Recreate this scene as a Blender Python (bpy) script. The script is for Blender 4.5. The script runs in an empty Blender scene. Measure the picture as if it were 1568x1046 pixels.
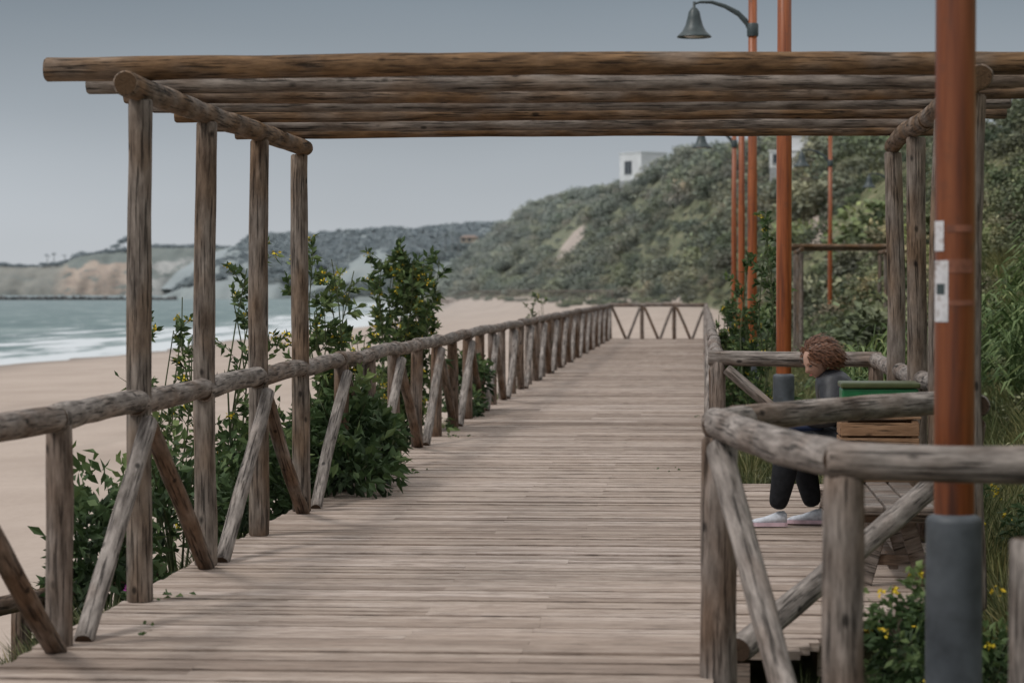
import bpy, math, random
import numpy as np
from mathutils import Vector, Matrix, noise as mn
random.seed(7); rng=np.random.default_rng(7)
S=bpy.context.scene
S.view_settings.view_transform='Standard'
try: S.view_settings.look='None'
except Exception: pass
S.view_settings.exposure=0
SC=S.collection

# ---------------------------------------------------------------- node helpers
class NT:
    def __init__(s,name):
        s.m=bpy.data.materials.new(name); s.m.use_nodes=True
        s.t=s.m.node_tree; s.t.nodes.clear()
        s.out=s.t.nodes.new('ShaderNodeOutputMaterial')
    def n(s,ty,**kw):
        nd=s.t.nodes.new(ty)
        for k,v in kw.items(): setattr(nd,k,v)
        return nd
    def l(s,a,b): s.t.links.new(a,b)
    def attr(s,name,ty='GEOMETRY'):
        return s.n('ShaderNodeAttribute',attribute_name=name,attribute_type=ty)
    def mapping(s,vec,scale):
        m=s.n('ShaderNodeMapping'); m.inputs['Scale'].default_value=scale; s.l(vec,m.inputs['Vector']); return m.outputs[0]
    def noise(s,vec,scale=1,detail=4,rough=.55):
        n=s.n('ShaderNodeTexNoise'); n.inputs['Scale'].default_value=scale; n.inputs['Detail'].default_value=detail; n.inputs['Roughness'].default_value=rough
        if vec is not None: s.l(vec,n.inputs['Vector'])
        return n.outputs['Fac']
    def ramp(s,fac,stops,interp='LINEAR'):
        r=s.n('ShaderNodeValToRGB'); r.color_ramp.interpolation=interp
        e=r.color_ramp.elements
        while len(e)>1: e.remove(e[-1])
        e[0].position=stops[0][0]; e[0].color=col(stops[0][1])
        for p,c in stops[1:]:
            x=e.new(p); x.color=col(c)
        s.l(fac,r.inputs[0]); return r.outputs[0]
    def mix(s,f,a,b,mode='MIX'):
        m=s.n('ShaderNodeMix',data_type='RGBA',blend_type=mode)
        for i,v in ((0,f),(6,a),(7,b)):
            if isinstance(v,(int,float)): m.inputs[i].default_value=v
            elif isinstance(v,tuple): m.inputs[i].default_value=col(v)
            else: s.l(v,m.inputs[i])
        return m.outputs[2]
    def math(s,op,a,b=None,clamp=False):
        m=s.n('ShaderNodeMath',operation=op,use_clamp=clamp)
        for i,v in ((0,a),(1,b)):
            if v is None: continue
            if isinstance(v,(int,float)): m.inputs[i].default_value=v
            else: s.l(v,m.inputs[i])
        return m.outputs[0]
    def maprange(s,v,a,b,c=0,d=1):
        m=s.n('ShaderNodeMapRange'); s.l(v,m.inputs[0])
        for i,x in zip((1,2,3,4),(a,b,c,d)): m.inputs[i].default_value=x
        return m.outputs[0]
    def bsdf(s,color,rough=.7,spec=.3,bump=None,bstr=.3,bdist=.01,metal=0):
        p=s.n('ShaderNodeBsdfPrincipled')
        if isinstance(color,tuple): p.inputs['Base Color'].default_value=col(color)
        else: s.l(color,p.inputs['Base Color'])
        p.inputs['Roughness'].default_value=rough
        p.inputs['Specular IOR Level'].default_value=spec; p.inputs['Metallic'].default_value=metal
        if bump is not None:
            b=s.n('ShaderNodeBump'); b.inputs['Strength'].default_value=bstr; b.inputs['Distance'].default_value=bdist
            s.l(bump,b.inputs['Height']); s.l(b.outputs[0],p.inputs['Normal'])
        s.l(p.outputs[0],s.out.inputs[0]); return p
    def hazed(s,color,y0=150,y1=2200,mx=.8,hz=(.34,.38,.41)):  # aerial haze painted into the base colour, growing with world Y
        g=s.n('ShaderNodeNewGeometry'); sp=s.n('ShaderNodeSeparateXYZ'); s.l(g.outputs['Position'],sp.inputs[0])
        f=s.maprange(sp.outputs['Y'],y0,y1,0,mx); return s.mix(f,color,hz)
def col(c):
    if isinstance(c,(int,float)): c=(c,c,c)
    return (c[0],c[1],c[2],1) if len(c)==3 else c

def simple(name,c,rough=.6,spec=.3,nscale=8,var=.25,metal=0,bstr=.15):
    t=NT(name); tc=t.n('ShaderNodeTexCoord')
    f=t.noise(tc.outputs['Object'],nscale,3)
    c1=tuple(x*(1-var) for x in c); c2=tuple(min(1,x*(1+var)) for x in c)
    t.bsdf(t.ramp(f,[(.3,c1),(.7,c2)]),rough,spec,f,bstr,.005,metal); return t.m

def wood_mat(name,grey_d,grey_l,brown_d,brown_l):
    t=NT(name); lc=t.attr('lc').outputs['Vector']; tint=t.attr('tint').outputs['Fac']; cap=t.attr('cap').outputs['Fac']
    a=t.noise(t.mapping(lc,(14,14,2.8)),1.6,5,.66)
    b=t.noise(t.mapping(lc,(70,70,3.2)),1,3,.6)
    big=t.noise(t.mapping(lc,(4,4,2.2)),1,2)
    g=t.ramp(a,[(.3,grey_d),(.5,tuple((x+y)/2 for x,y in zip(grey_d,grey_l))),(.66,grey_l)])
    br=t.ramp(a,[(.3,brown_d),(.7,brown_l)])
    tf=t.math('ADD',tint,t.maprange(big,.35,.65,-.4,.4),True)
    c=t.mix(tf,g,br)
    crack=t.maprange(b,.36,.45,.28,1)
    c=t.mix(1,c,t.ramp(crack,[(0,0),(1,1)]),'MULTIPLY')
    v=t.n('ShaderNodeTexVoronoi'); v.inputs['Scale'].default_value=1; t.l(t.mapping(lc,(8,8,4.6)),v.inputs['Vector'])
    kn=t.maprange(v.outputs['Distance'],.07,.15,.22,1)
    c=t.mix(1,c,t.ramp(kn,[(0,0),(1,1)]),'MULTIPLY')
    sx=t.n('ShaderNodeVectorMath',operation='MULTIPLY'); t.l(lc,sx.inputs[0]); sx.inputs[1].default_value=(1,1,0)
    ln=t.n('ShaderNodeVectorMath',operation='LENGTH'); t.l(sx.outputs[0],ln.inputs[0])
    rg=t.math('SINE',t.math('MULTIPLY',ln.outputs['Value'],700))
    endc=t.ramp(t.maprange(rg,-1,1),[(0,tuple(x*.6 for x in brown_d)),(1,tuple(x*.55 for x in brown_l))])
    c=t.mix(cap,c,endc)
    h=t.math('ADD',t.math('MULTIPLY',a,.7),t.math('MULTIPLY',crack,.5))
    t.bsdf(c,.8,.2,h,.8,.014); return t.m

WOOD=wood_mat('weathered_log_wood',(.085,.070,.060),(.36,.315,.285),(.06,.036,.022),(.22,.14,.095))
WOODP=wood_mat('pergola_log_wood',(.080,.062,.051),(.29,.245,.21),(.055,.030,.015),(.24,.14,.072))

# ---------------------------------------------------------------- log builder
class MB:
    def __init__(s): s.v=[];s.f=[];s.sm=[];s.lc=[];s.ti=[];s.cap=[];s.mi=[]
    def log(s,p0,p1,r0,r1=None,tint=.3,seg=14,step=.11,bend=None,rough=.07,mi=0):
        p0=Vector(p0);p1=Vector(p1); r1=r0*.94 if r1 is None else r1
        d=p1-p0; L=d.length; d.normalize()
        u=d.orthogonal().normalized(); w=d.cross(u)
        n=max(3,int(L/step)); sd=random.uniform(0,90)
        bend=L*.006 if bend is None else bend
        ba=random.uniform(0,6.28); base=len(s.v)
        ts=[0,.0]+[i/n for i in range(1,n)]+[1,1]
        ins=[.86,1]+[1]*(n-1)+[1,.86]
        off=[0,.012]+[0]*(n-1)+[-.012,0]
        nr=len(ts)
        for k,t in enumerate(ts):
            c=p0+d*(t*L+off[k])+ (u*math.cos(ba)+w*math.sin(ba))*(bend*math.sin(math.pi*t)+bend*.4*math.sin(2*math.pi*t+sd))
            r=(r0+(r1-r0)*t)*(1+rough*mn.noise(Vector((sd,t*L*2.2,0))))*ins[k]
            for j in range(seg):
                a=2*math.pi*j/seg
                rr=r*(1+rough*1.1*mn.noise(Vector((math.cos(a)*1.2+sd,math.sin(a)*1.2,t*L*3))))
                s.v.append(c+(u*math.cos(a)+w*math.sin(a))*rr)
                s.lc.append((rr*math.cos(a)+sd*.37,rr*math.sin(a)+sd*.11,t*L+sd)); s.ti.append(tint); s.cap.append(0)
        for k in range(nr-1):
            for j in range(seg):
                a=base+k*seg+j;b=base+k*seg+(j+1)%seg
                s.f.append((a,b,b+seg,a+seg)); s.sm.append(True); s.mi.append(mi)
        for k,fl in ((0,True),(nr-1,False)):
            b0=len(s.v)
            for j in range(seg):
                q=base+k*seg+j; s.v.append(s.v[q].copy())
                aa=2*math.pi*j/seg; s.lc.append((r0*math.cos(aa),r0*math.sin(aa),0)); s.ti.append(tint); s.cap.append(1)
            ctr=Vector((0,0,0))
            for j in range(seg): ctr+=s.v[b0+j]
            s.v.append(ctr/seg); s.lc.append((0,0,0)); s.ti.append(tint); s.cap.append(1)
            for j in range(seg):
                x=(b0+j,b0+(j+1)%seg,b0+seg)
                s.f.append(x[::-1] if fl else x); s.sm.append(False); s.mi.append(mi)
    def box(s,c,sz,rot=0,mi=0,tint=.3,jit=0):
        c=Vector(c); R=Matrix.Rotation(rot,3,'Z') if isinstance(rot,(int,float)) else rot
        b=len(s.v); sd=random.uniform(0,50)
        for x in(-.5,.5):
            for y in(-.5,.5):
                for z in(-.5,.5):
                    l=Vector((x*sz[0],y*sz[1],z*sz[2])); s.v.append(c+R@l)
                    s.lc.append((l.y+sd,l.z,l.x+sd)); s.ti.append(tint); s.cap.append(0)
        for f in((0,1,3,2),(4,6,7,5),(0,4,5,1),(2,3,7,6),(0,2,6,4),(1,5,7,3)):
            s.f.append(tuple(b+i for i in f)); s.sm.append(False); s.mi.append(mi)
    def obj(s,name,mats,parent=None,bevel=0):
        me=bpy.data.meshes.new(name); me.from_pydata([tuple(v) for v in s.v],[],s.f)
        me.polygons.foreach_set('use_smooth',s.sm); me.polygons.foreach_set('material_index',s.mi)
        a=me.attributes.new('lc','FLOAT_VECTOR','POINT'); a.data.foreach_set('vector',np.array(s.lc,dtype=np.float32).ravel())
        a=me.attributes.new('tint','FLOAT','POINT'); a.data.foreach_set('value',s.ti)
        a=me.attributes.new('cap','FLOAT','POINT'); a.data.foreach_set('value',s.cap)
        for m in (mats if isinstance(mats,list) else [mats]): me.materials.append(m)
        o=bpy.data.objects.new(name,me); SC.objects.link(o)
        if parent: o.parent=parent
        if bevel:
            b=o.modifiers.new('bevel','BEVEL'); b.width=bevel; b.segments=2; b.limit_method='ANGLE'
        me.update(); return o
def empty(name):
    e=bpy.data.objects.new(name,None); SC.objects.link(e); e.empty_display_size=.2; return e

def npmesh(name,V,F,mats,fattr=None,pattr=None,mi=None,smooth=False,link=True,parent=None):
    V=np.asarray(V,dtype=np.float32);F=np.asarray(F,dtype=np.int32)
    me=bpy.data.meshes.new(name); me.vertices.add(len(V)); me.vertices.foreach_set('co',V.ravel())
    k=F.shape[1]; me.loops.add(F.size); me.loops.foreach_set('vertex_index',F.ravel())
    me.polygons.add(len(F)); me.polygons.foreach_set('loop_start',np.arange(0,F.size,k,dtype=np.int32))
    try: me.polygons.foreach_set('loop_total',np.full(len(F),k,dtype=np.int32))
    except Exception: pass
    me.polygons.foreach_set('use_smooth',np.full(len(F),smooth))
    if mi is not None: me.polygons.foreach_set('material_index',np.asarray(mi,dtype=np.int32))
    for d,dom in ((fattr,'FACE'),(pattr,'POINT')):
        if d:
            for n_,arr in d.items():
                a=me.attributes.new(n_,'FLOAT',dom); a.data.foreach_set('value',np.asarray(arr,dtype=np.float32))
    for m in (mats if isinstance(mats,list) else [mats]): me.materials.append(m)
    me.update(calc_edges=True); me.validate()
    o=bpy.data.objects.new(name,me)
    if link: SC.objects.link(o)
    if parent: o.parent=parent
    return o

# ---------------------------------------------------------------- terrain
SEA=-2.85
def interp(y,a,b): return np.interp(y,a,b)
def shore_x(y):
    return interp(y,[-50,310,600,900,1470,2000,9000],[-41,-41,-60,-110,-200,-330,-330])+1.2*np.sin(y/23)+.8*np.sin(y/9.3+1)
def foot_x(y): return interp(y,[0,100,200,280,400,480,580,700,800,1000],[2.6,3.2,2,-4,-28,-45,-62,-75,-80,-90])
def crest_x(y): return interp(y,[0,100,125,230,330,400,480,580,700,800,1000],[12,12.6,13.2,10.3,4.6,-2.5,-15.3,-35,-56,-70,-80])
def crest_z(y): return interp(y,[0,100,125,230,330,400,480,580,700,800,1000],[7,8.0,8.8,13.6,18.3,21.5,20.0,21.0,13,3,2])
def vnoise(x,y,s):
    x=np.asarray(x,dtype=float)/s;y=np.asarray(y,dtype=float)/s
    return (np.sin(x*1.3+np.sin(y*.9)*1.7)+np.sin(y*1.1+1.3+np.sin(x*1.9)*1.2)+.5*np.sin(x*2.7-y*2.1+.4))/2.5
def hz(x,y):
    x=np.asarray(x,dtype=float);y=np.asarray(y,dtype=float)
    sh=shore_x(y);ft=foot_x(y);cx=crest_x(y);cz=crest_z(y)
    bz=interp(y,[0,90,300,600],[-.3,-.3,.6,.8])
    near=interp(x,[-60,-41,-12,-6,-4.3,-3.4,0,2.6],[-3.5,-2.85,-2.05,-1.6,-1.0,-.5,-.45,-.3])
    s=np.clip((ft-x)/np.maximum(ft-sh,1),0,1)
    farp=np.where(s<.3,bz+(-.1-bz)*s/.3,np.where(s<.42,-.1-1.2*(s-.3)/.12,-1.3-1.55*(s-.42)/.58))
    w=np.clip((y-100)/160,0,1); w=w*w*(3-2*w)
    low=near*(1-w)+farp*w
    low=np.where(x<sh,SEA-(sh-x)*.03,low); low=np.maximum(low,-9)
    t=np.clip((x-ft)/(cx-ft),0,1); tt=t*.75+.25*t*t*(3-2*t)
    up=bz+(cz-bz)*tt+ t*(1-t)*4*vnoise(x,y,14)*1.1*np.clip(y/150,0.15,1.5)+.25*vnoise(x,y,5)*np.clip(t*4,0,1)
    z=np.where(x>ft,up,low)
    z=z-np.where(x>cx,(x-cx)*.02,0)
    z=np.maximum(z,-9)
    z=z+.05*vnoise(x,y,2.1)*((x<-5)|(x>2.5))
    return z
def merge(*a): return np.unique(np.round(np.concatenate(a),3))
xs=merge(np.arange(-12,16,.5),np.arange(-90,-12,1.5),np.arange(16,60,3),-np.geomspace(90,7000,34),np.geomspace(60,4000,20))
ys=merge(np.arange(-6,110,1.0),np.arange(110,900,5.),np.geomspace(900,9000,60))
X,Y=np.meshgrid(xs,ys); Z=hz(X,Y)
nx,ny=len(xs),len(ys)
idx=np.arange(nx*ny).reshape(ny,nx)
F=np.stack([idx[:-1,:-1],idx[:-1,1:],idx[1:,1:],idx[1:,:-1]],-1).reshape(-1,4)
veg=np.clip((X-foot_x(Y)+1.5)/2,0,1)
veg=np.maximum(veg,np.where((X>-5.6)&(X<2.7)&(Y<110),np.clip((X+5.6)/1.2,0,1),0)*np.clip((112-Y)/10,0,1)*np.where(Y>87,.35,1))
sh=shore_x(Y); ft=foot_x(Y)
dn=np.clip((Y-180)/150,0,1)*np.clip(1-(ft-X)/np.maximum((ft-sh)*.34,1),0,1)*.5
veg=np.maximum(veg,dn)
def clearing(x,y):
    a=(np.exp(-((x-y*.0442)/1.0)**2-((y-172)/30)**2)>.4)
    b=(np.exp(-((x-(-2.2))/1.6)**2-((y-262)/14)**2)>.4)
    c=(np.exp(-((x-(-22))/4)**2-((y-430)/22)**2)>.4)
    return a|b|c
veg=np.where(clearing(X,Y),0,veg)
wet=np.clip(1-(X-sh)/4.5,0,1)
t=NT('ground_sand_and_soil')
g=t.n('ShaderNodeNewGeometry').outputs['Position']
n1=t.noise(g,.22,4); n2=t.noise(g,6,4); n3=t.noise(t.mapping(g,(.9,.12,1)),.6,3)
sand=t.ramp(n1,[(.3,(.39,.315,.265)),(.7,(.49,.405,.345))])
sand=t.mix(t.maprange(n2,.3,.7,0,.35),sand,(.31,.245,.205))
sand=t.mix(t.maprange(n3,.55,.75,0,.35),sand,(.28,.23,.195))
wt=t.attr('wet').outputs['Fac']; sand=t.mix(t.math('MULTIPLY',wt,.75),sand,(.18,.155,.135))
soil=t.ramp(t.noise(g,1.3,5),[(.3,(.07,.082,.042)),(.52,(.145,.15,.075)),(.72,(.27,.235,.155))])
vf=t.attr('veg').outputs['Fac']
vf2=t.math('ADD',vf,t.maprange(t.noise(g,1.7,4,.65),.3,.7,-.35,.35),True)
vf3=t.maprange(vf2,.35,.6)
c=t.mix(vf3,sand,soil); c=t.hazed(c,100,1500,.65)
t.bsdf(c,.9,.1,n2,.5,.04)
npmesh('ground',np.stack([X,Y,Z],-1).reshape(-1,3),F,t.m,pattr={'veg':veg.ravel(),'wet':wet.ravel()},smooth=True)

# sea
sx=merge(-np.geomspace(30,9000,60),np.array([0,-10,-20]),np.array([400.,2500.])); sy=merge(np.array([-200.,0,50]),np.arange(60,900,8.),np.geomspace(900,26000,50))
X2,Y2=np.meshgrid(sx,sy); nx,ny=len(sx),len(sy); idx=np.arange(nx*ny).reshape(ny,nx)
F=np.stack([idx[:-1,:-1],idx[:-1,1:],idx[1:,1:],idx[1:,:-1]],-1).reshape(-1,4)
t=NT('sea_water'); g=t.n('ShaderNodeNewGeometry').outputs['Position']
sd=t.attr('sd').outputs['Fac']
w1=t.noise(t.mapping(g,(.16,.03,1)),1,5,.68); w2=t.noise(t.mapping(g,(.5,.16,1)),1,4)
base=t.ramp(w1,[(.32,(.070,.118,.120)),(.52,(.115,.175,.172)),(.70,(.26,.315,.307))])
deep=t.maprange(sd,60,500)
base=t.mix(deep,base,t.ramp(w1,[(.3,(.10,.135,.148)),(.7,(.17,.205,.218))]))
fn=t.noise(t.mapping(g,(.22,.030,1)),1,6,.65)
shoref=t.maprange(sd,0,40,.29,-.01)
foam=t.maprange(t.math('ADD',fn,shoref),.64,.72)
fn2=t.noise(t.mapping(g,(.8,.10,1)),1,5,.7)
edge=t.math('MULTIPLY',t.maprange(t.math('ADD',sd,t.math('MULTIPLY',fn2,8)),5,11,1,0),.95)
foam=t.math('MAXIMUM',foam,edge)
cap=t.maprange(t.noise(t.mapping(g,(.30,.07,1)),1,5,.7),.59,.66,0,.6)
foam=t.math('MAXIMUM',foam,cap)
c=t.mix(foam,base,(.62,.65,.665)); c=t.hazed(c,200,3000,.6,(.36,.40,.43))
t.bsdf(c,.45,.22,w2,.6,.5)
npmesh('sea',np.stack([X2,Y2,np.full_like(X2,SEA)],-1).reshape(-1,3),F,t.m,pattr={'sd':(shore_x(Y2)-X2).ravel()},smooth=True)

# ---------------------------------------------------------------- deck
def plank_mat():
    t=NT('boardwalk_planks'); lc=t.attr('lc').outputs['Vector']; ti=t.attr('tint').outputs['Fac']
    g=t.n('ShaderNodeNewGeometry').outputs['Position']
    a=t.noise(t.mapping(lc,(24,16,3.2)),1.4,5,.7); b=t.noise(g,.55,3); d=t.noise(t.mapping(g,(1,1.6,1)),4.2,4,.6)
    c=t.ramp(a,[(.3,(.20,.152,.125)),(.5,(.42,.342,.29)),(.72,(.58,.505,.45))])
    c=t.mix(1,c,t.ramp(ti,[(0,(.58,.54,.51)),(.5,(.92,.90,.88)),(1,(1.12,1.12,1.14))]),'MULTIPLY')
    c=t.mix(t.maprange(b,.35,.7,0,.45),c,(.40,.305,.245))
    c=t.mix(t.maprange(d,.52,.68,0,.6),c,(.22,.168,.135))
    cr=t.maprange(t.noise(t.mapping(lc,(110,90,4)),1,2),.34,.43,.45,1)
    c=t.mix(1,c,t.ramp(cr,[(0,0),(1,1)]),'MULTIPLY')
    t.bsdf(c,.75,.22,a,.6,.008); return t.m
PL=plank_mat()
def deck(name,x0,x1,y0,y1,pitch=.148,jag=.02,z=0,xmax=None):
    mb=MB(); y=y0
    while y<y1:
        gap=random.uniform(.004,.010)
        w=pitch-gap; xa=x0+random.uniform(-jag,jag); xb=x1+random.uniform(-.008,.008)
        if xmax: xb=min(xb,xmax(y))
        dz=random.uniform(-.006,.006)
        cuts=[xa,xb]
        if xb-xa>2: cuts=[xa,(xa+xb)/2+random.choice([-.7,.7,.1]) ,xb]
        tn=random.betavariate(1.4,1.1)
        for i in range(len(cuts)-1):
            a,b=cuts[i]+(.002 if i else 0),cuts[i+1]
            mb.box(((a+b)/2,y+w/2,z-.02+dz+(.0015 if i else 0)),(b-a,w,.04),Matrix.Rotation(random.uniform(-.0015,.0015),3,'Z')@Matrix.Rotation(random.uniform(-.03,.03),3,'X'),tint=min(1,max(0,tn+random.uniform(-.2,.2))))
        y+=pitch
    for xx in np.linspace(x0+.12,x1-.12,4):
        ys_=y0 if not xmax else max(y0,y0+(xx-xmax(y0)+.1)/.35)
        mb.box((xx,(ys_+y1)/2,z-.14),(.08,y1-ys_,.16),tint=.1)
    for yy in np.arange(y0+1,y1,2.5):
        for xx in (x0+.12,x1-.12):
            if xmax and xx>xmax(yy): continue
            mb.box((xx,yy,z-.6),(.12,.12,.74),tint=.1)
    return mb.obj(name,PL)
deck('boardwalk',-3.06,.05,4.0,86.0)
deck('boardwalk_alcove_deck',.06,1.56,11.75,21.8,jag=.004,z=-.006,xmax=lambda y:.50+(y-11.9)*.34)

# ---------------------------------------------------------------- fences
LX=-2.96
yl=[9.8,11.6,13.3,15.1,16.95,18.8,20.8,22.7]
while yl[-1]<83.5: yl.append(yl[-1]+1.95)
perg=[13.3,15.1,16.95,18.8]
mb=MB()
def lx(y): return LX - .10*max(0,(y-20)/65)
def rz(y): return 1.06+.05*min(1,max(0,(y-20)/40))
for i,y in enumerate(yl):
    sg=14 if y<30 else 8; st=.11 if y<30 else .35
    if y not in perg:
        mb.log((lx(y),y,-.02),(lx(y)+random.uniform(-.02,.02),y,rz(y)-.03),.066,.062,random.uniform(.3,.9),sg,st)
for i in range(len(yl)-1):
    a,b=yl[i],yl[i+1]; sg=14 if a<30 else 8; st=.11 if a<30 else .35
    j=random.uniform(-.018,.018)
    e=.07
    mb.log((lx(a),a-e,rz(a)+j),(lx(b),b+e,rz(b)-j*.5+.004),.067,.060,random.uniform(-.1,.4),sg,st)
    up=(i%2==1)
    tn=random.uniform(-.3,.1) if up else random.uniform(.7,1.1)
    q=random.uniform(-.04,.06)
    if up: mb.log((lx(a)+.07,a+.14+q,.0),(lx(b)+.07,b-.06,rz(b)-.10),.048,.045,tn,sg,st)
    else: mb.log((lx(b)+.03,b-.12-q,.0),(lx(a)+.03,a+.1,rz(a)-.12),.050,.046,tn,sg,st)
mb.obj('boardwalk_log_fence',WOOD)
mb=MB()
ex=[-3.05,-1.98,-.92,.14]
for x in ex: mb.log((x,84.7,-.02),(x,84.7,1.1),.066,.06,.6,8,.4)
for i in range(3):
    mb.log((ex[i]-.05,84.7,1.13),(ex[i+1]+.05,84.7,1.13),.065,.06,.4,8,.4)
    m_=(ex[i]+ex[i+1])/2
    mb.log((ex[i]+.08,84.66,1.05),(m_,84.66,.0),.045,.045,.9,8,.4)
    mb.log((m_+.06,84.62,.0),(ex[i+1]-.07,84.62,1.05),.045,.045,-.1,8,.4)
yr=[21.65]
while yr[-1]<82: yr.append(yr[-1]+1.97)
yr.append(84.7)
for i,y in enumerate(yr):
    sg=12 if y<32 else 8; st=.12 if y<32 else .35
    mb.log((.13,y,-.02),(.13,y,rz(y)-.02),.068,.062,.3,sg,st)
    if i<len(yr)-1:
        b=yr[i+1]; mb.log((.13,y-.05,rz(y)),(.13,b+.05,rz(b)),.066,.06,.1,sg,st)
        if i%2: mb.log((.08,y+.12,.02),(.08,b-.06,rz(b)-.1),.045,.045,.1,sg,st)
        else: mb.log((.10,b-.12,.02),(.10,y+.08,rz(y)-.1),.045,.045,.8,sg,st)
mb.log((.05,21.65,1.07),(1.5,21.65,1.06),.066,.064,.1)
mb.log((.2,21.62,.98),(1.3,21.62,.03),.048,.046,.2)
mb.log((1.45,21.65,-.3),(1.45,21.65,1.02),.066,.062,.4)
for a,b in ((13.35,15.1),(15.1,16.95),(16.95,18.8),(18.8,21.65)):
    mb.log((1.42,a-.05,1.05),(1.44,b+.05,1.06),.062,.06,.15)
    mb.log((1.44,b-.1,.03),(1.43,a+.1,.95),.045,.045,.5)
mb.obj('alcove_log_fence',WOOD)
mb=MB()
A=(.075,10.95);B=(.48,8.75);C=(1.09,8.62);E=(1.20,13.25)
mb.log((A[0],A[1],-.75),(A[0],A[1],1.02),.082,.076,.45,20,.08)
mb.log((B[0]+.005,B[1],-.75),(B[0]+.005,B[1],1.02),.074,.070,.4,20,.08)
mb.log((C[0],C[1],-.75),(C[0],C[1],.82),.07,.066,.2,20,.08)
mb.log((A[0]-.02,A[1]+.08,1.075),(B[0]-.02,B[1]+.0,1.068),.069,.067,-.1,20,.08)
mb.log((B[0]-.055,B[1]-.005,1.072),(2.5,8.55,1.075),.067,.065,.3,20,.08)
mb.log((A[0]+.06,A[1]+.42,1.075),(E[0]+.1,E[1]+.1,1.07),.062,.060,.3,18)
mb.log((A[0]-.02,A[1]-.02,1.07),(A[0]+.11,A[1]+.50,1.075),.066,.062,.1,18)
mb.log((A[0]+.0,A[1]-.12,.98),(B[0]-.05,B[1]+.35,-.25),.056,.052,-.1,18)
mb.log((.16,11.3,.06),(1.22,13.5,.64),.062,.058,-.25,18)
mb.log((.10,12.0,-.3),(.10,12.0,.1),.06,.06,.6,14)
mb.obj('foreground_log_fence',WOOD)

# pergola
def pergola(name,xl,xr,ypost,zb,ypoles,over,post_bottom=0,nbeam=2,r=.068):
    root=empty(name); q=r/.068
    mb=MB()
    for i,y in enumerate(ypost):
        for x in (xl,xr): mb.log((x,y,post_bottom),(x+random.uniform(-.015,.015),y,zb-.055),r,r*.93,random.uniform(.0,.4),18,.1,rough=.06)
    mb.obj('posts',WOODP,root)
    mb=MB()
    y0,y1=ypost[0]-.28,ypost[-1]+.12
    cuts=np.linspace(y0,y1,nbeam+1)
    for x in (xl,xr):
        for i in range(nbeam): mb.log((x-.01*(i%2),cuts[i]-.04,zb+(.012 if i==0 else -.004)),(x,cuts[i+1]+.04,zb),.066*q,.060*q,.45+.3*i,18,.1)
    mb.obj('side_beams',WOODP,root)
    mb=MB()
    for k,y in enumerate(ypoles):
        o1,o2=over+random.uniform(-.05,.05),over+random.uniform(-.06,.06)
        rr=.064 if k==0 else random.uniform(.047,.053)
        zz=zb+.060*q+rr*q
        mb.log((xl-o1,y,zz+random.uniform(-.004,.004)),(xr+o2,y,zz),rr*q,rr*.94*q,[.85,.1,.7,-.1,.8,.1,.9,.3][k%8],18,.1,bend=.010)
    mb.obj('roof_poles',WOODP,root)
    return root
pergola('pergola',LX,1.39,perg,2.70,[13.50,14.35,15.2,16.05,16.95,17.85,18.8],.53)
pergola('pergola',2.3,4.4,[60,62,64],2.55,[60,61,62,63,64],.25,-.4,r=.055)

# bench
mb=MB()
for x in (.93,1.07,1.21): mb.box((x,16.7,.437),(.125,5.2,.045),tint=.2)
for y in (14.4,16.0,17.4,19.0):
    mb.box((1.07,y,.385),(.46,.09,.07),tint=.6)
    for sx_ in (-1,1):
        R=Matrix.Rotation(sx_*.28,3,'Y'); mb.box((1.07-sx_*.12,y,.18),(.09,.08,.38),R,tint=.6)
    mb.box((1.07,y,.14),(.46,.05,.06),tint=.6)
mb.box((1.07,16.7,.12),(.05,4.6,.07),tint=.5)
mb.obj('wooden_bench',WOOD,bevel=.006)
cr=empty('wooden_crate'); cr.location=(-.075,-.4,0)
mb=MB()
for i in range(4):
    z=.50+i*.095
    mb.box((1.17,16.32,z),(.48,.018,.08),tint=.9); mb.box((1.17,16.72,z),(.48,.018,.08),tint=.9)
    mb.box((.935,16.52,z),(.018,.38,.08),tint=.9); mb.box((1.405,16.52,z),(.018,.38,.08),tint=.9)
for x in (.955,1.385):
    for y in (16.345,16.695): mb.box((x,y,.65),(.04,.03,.38),tint=.7)
mb.box((1.17,16.52,.47),(.46,.38,.02),tint=.9)
CW=wood_mat('crate_wood',(.22,.13,.08),(.40,.27,.18),(.20,.11,.06),(.40,.24,.14))
mb.obj('slats',CW,cr,bevel=.003)
G=simple('green_plastic',(.010,.14,.045),.4,.5,20,.15)
mb=MB(); mb.box((1.175,16.52,.95),(.47,.35,.17)); mb.obj('green_tub',G,cr,bevel=.012)
mb=MB(); mb.box((1.175,16.52,1.055),(.49,.38,.035)); mb.obj('lid',simple('olive_lid_plastic',(.07,.085,.03),.4,.5,20,.15),cr,bevel=.01)
mb=MB(); mb.box((1.175,16.52,.855),(.50,.40,.015),tint=.8); mb.obj('wood_tray',CW,cr,bevel=.003)

# lower stair fence toward beach
mb=MB()
for (a,b) in (((-4.3,11.4,-.02),(-3.75,17.5,-.28)),((-4.3,11.4,-.45),(-3.75,17.5,-.78)),((-5.6,10.3,-.35),(-4.3,11.4,-.02))):
    mb.log(a,b,.055,.055,.8)
for x,y in ((-4.25,12.6),(-4.05,15),(-3.8,17.2)):
    mb.log((x,y,-1.5),(x,y,-.1),.06,.058,.8)
mb.log((-3.55,13.9,-1.2),(-3.55,13.9,.3),.05,.05,.8)
mb.obj('beach_access_fence',WOOD)
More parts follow.
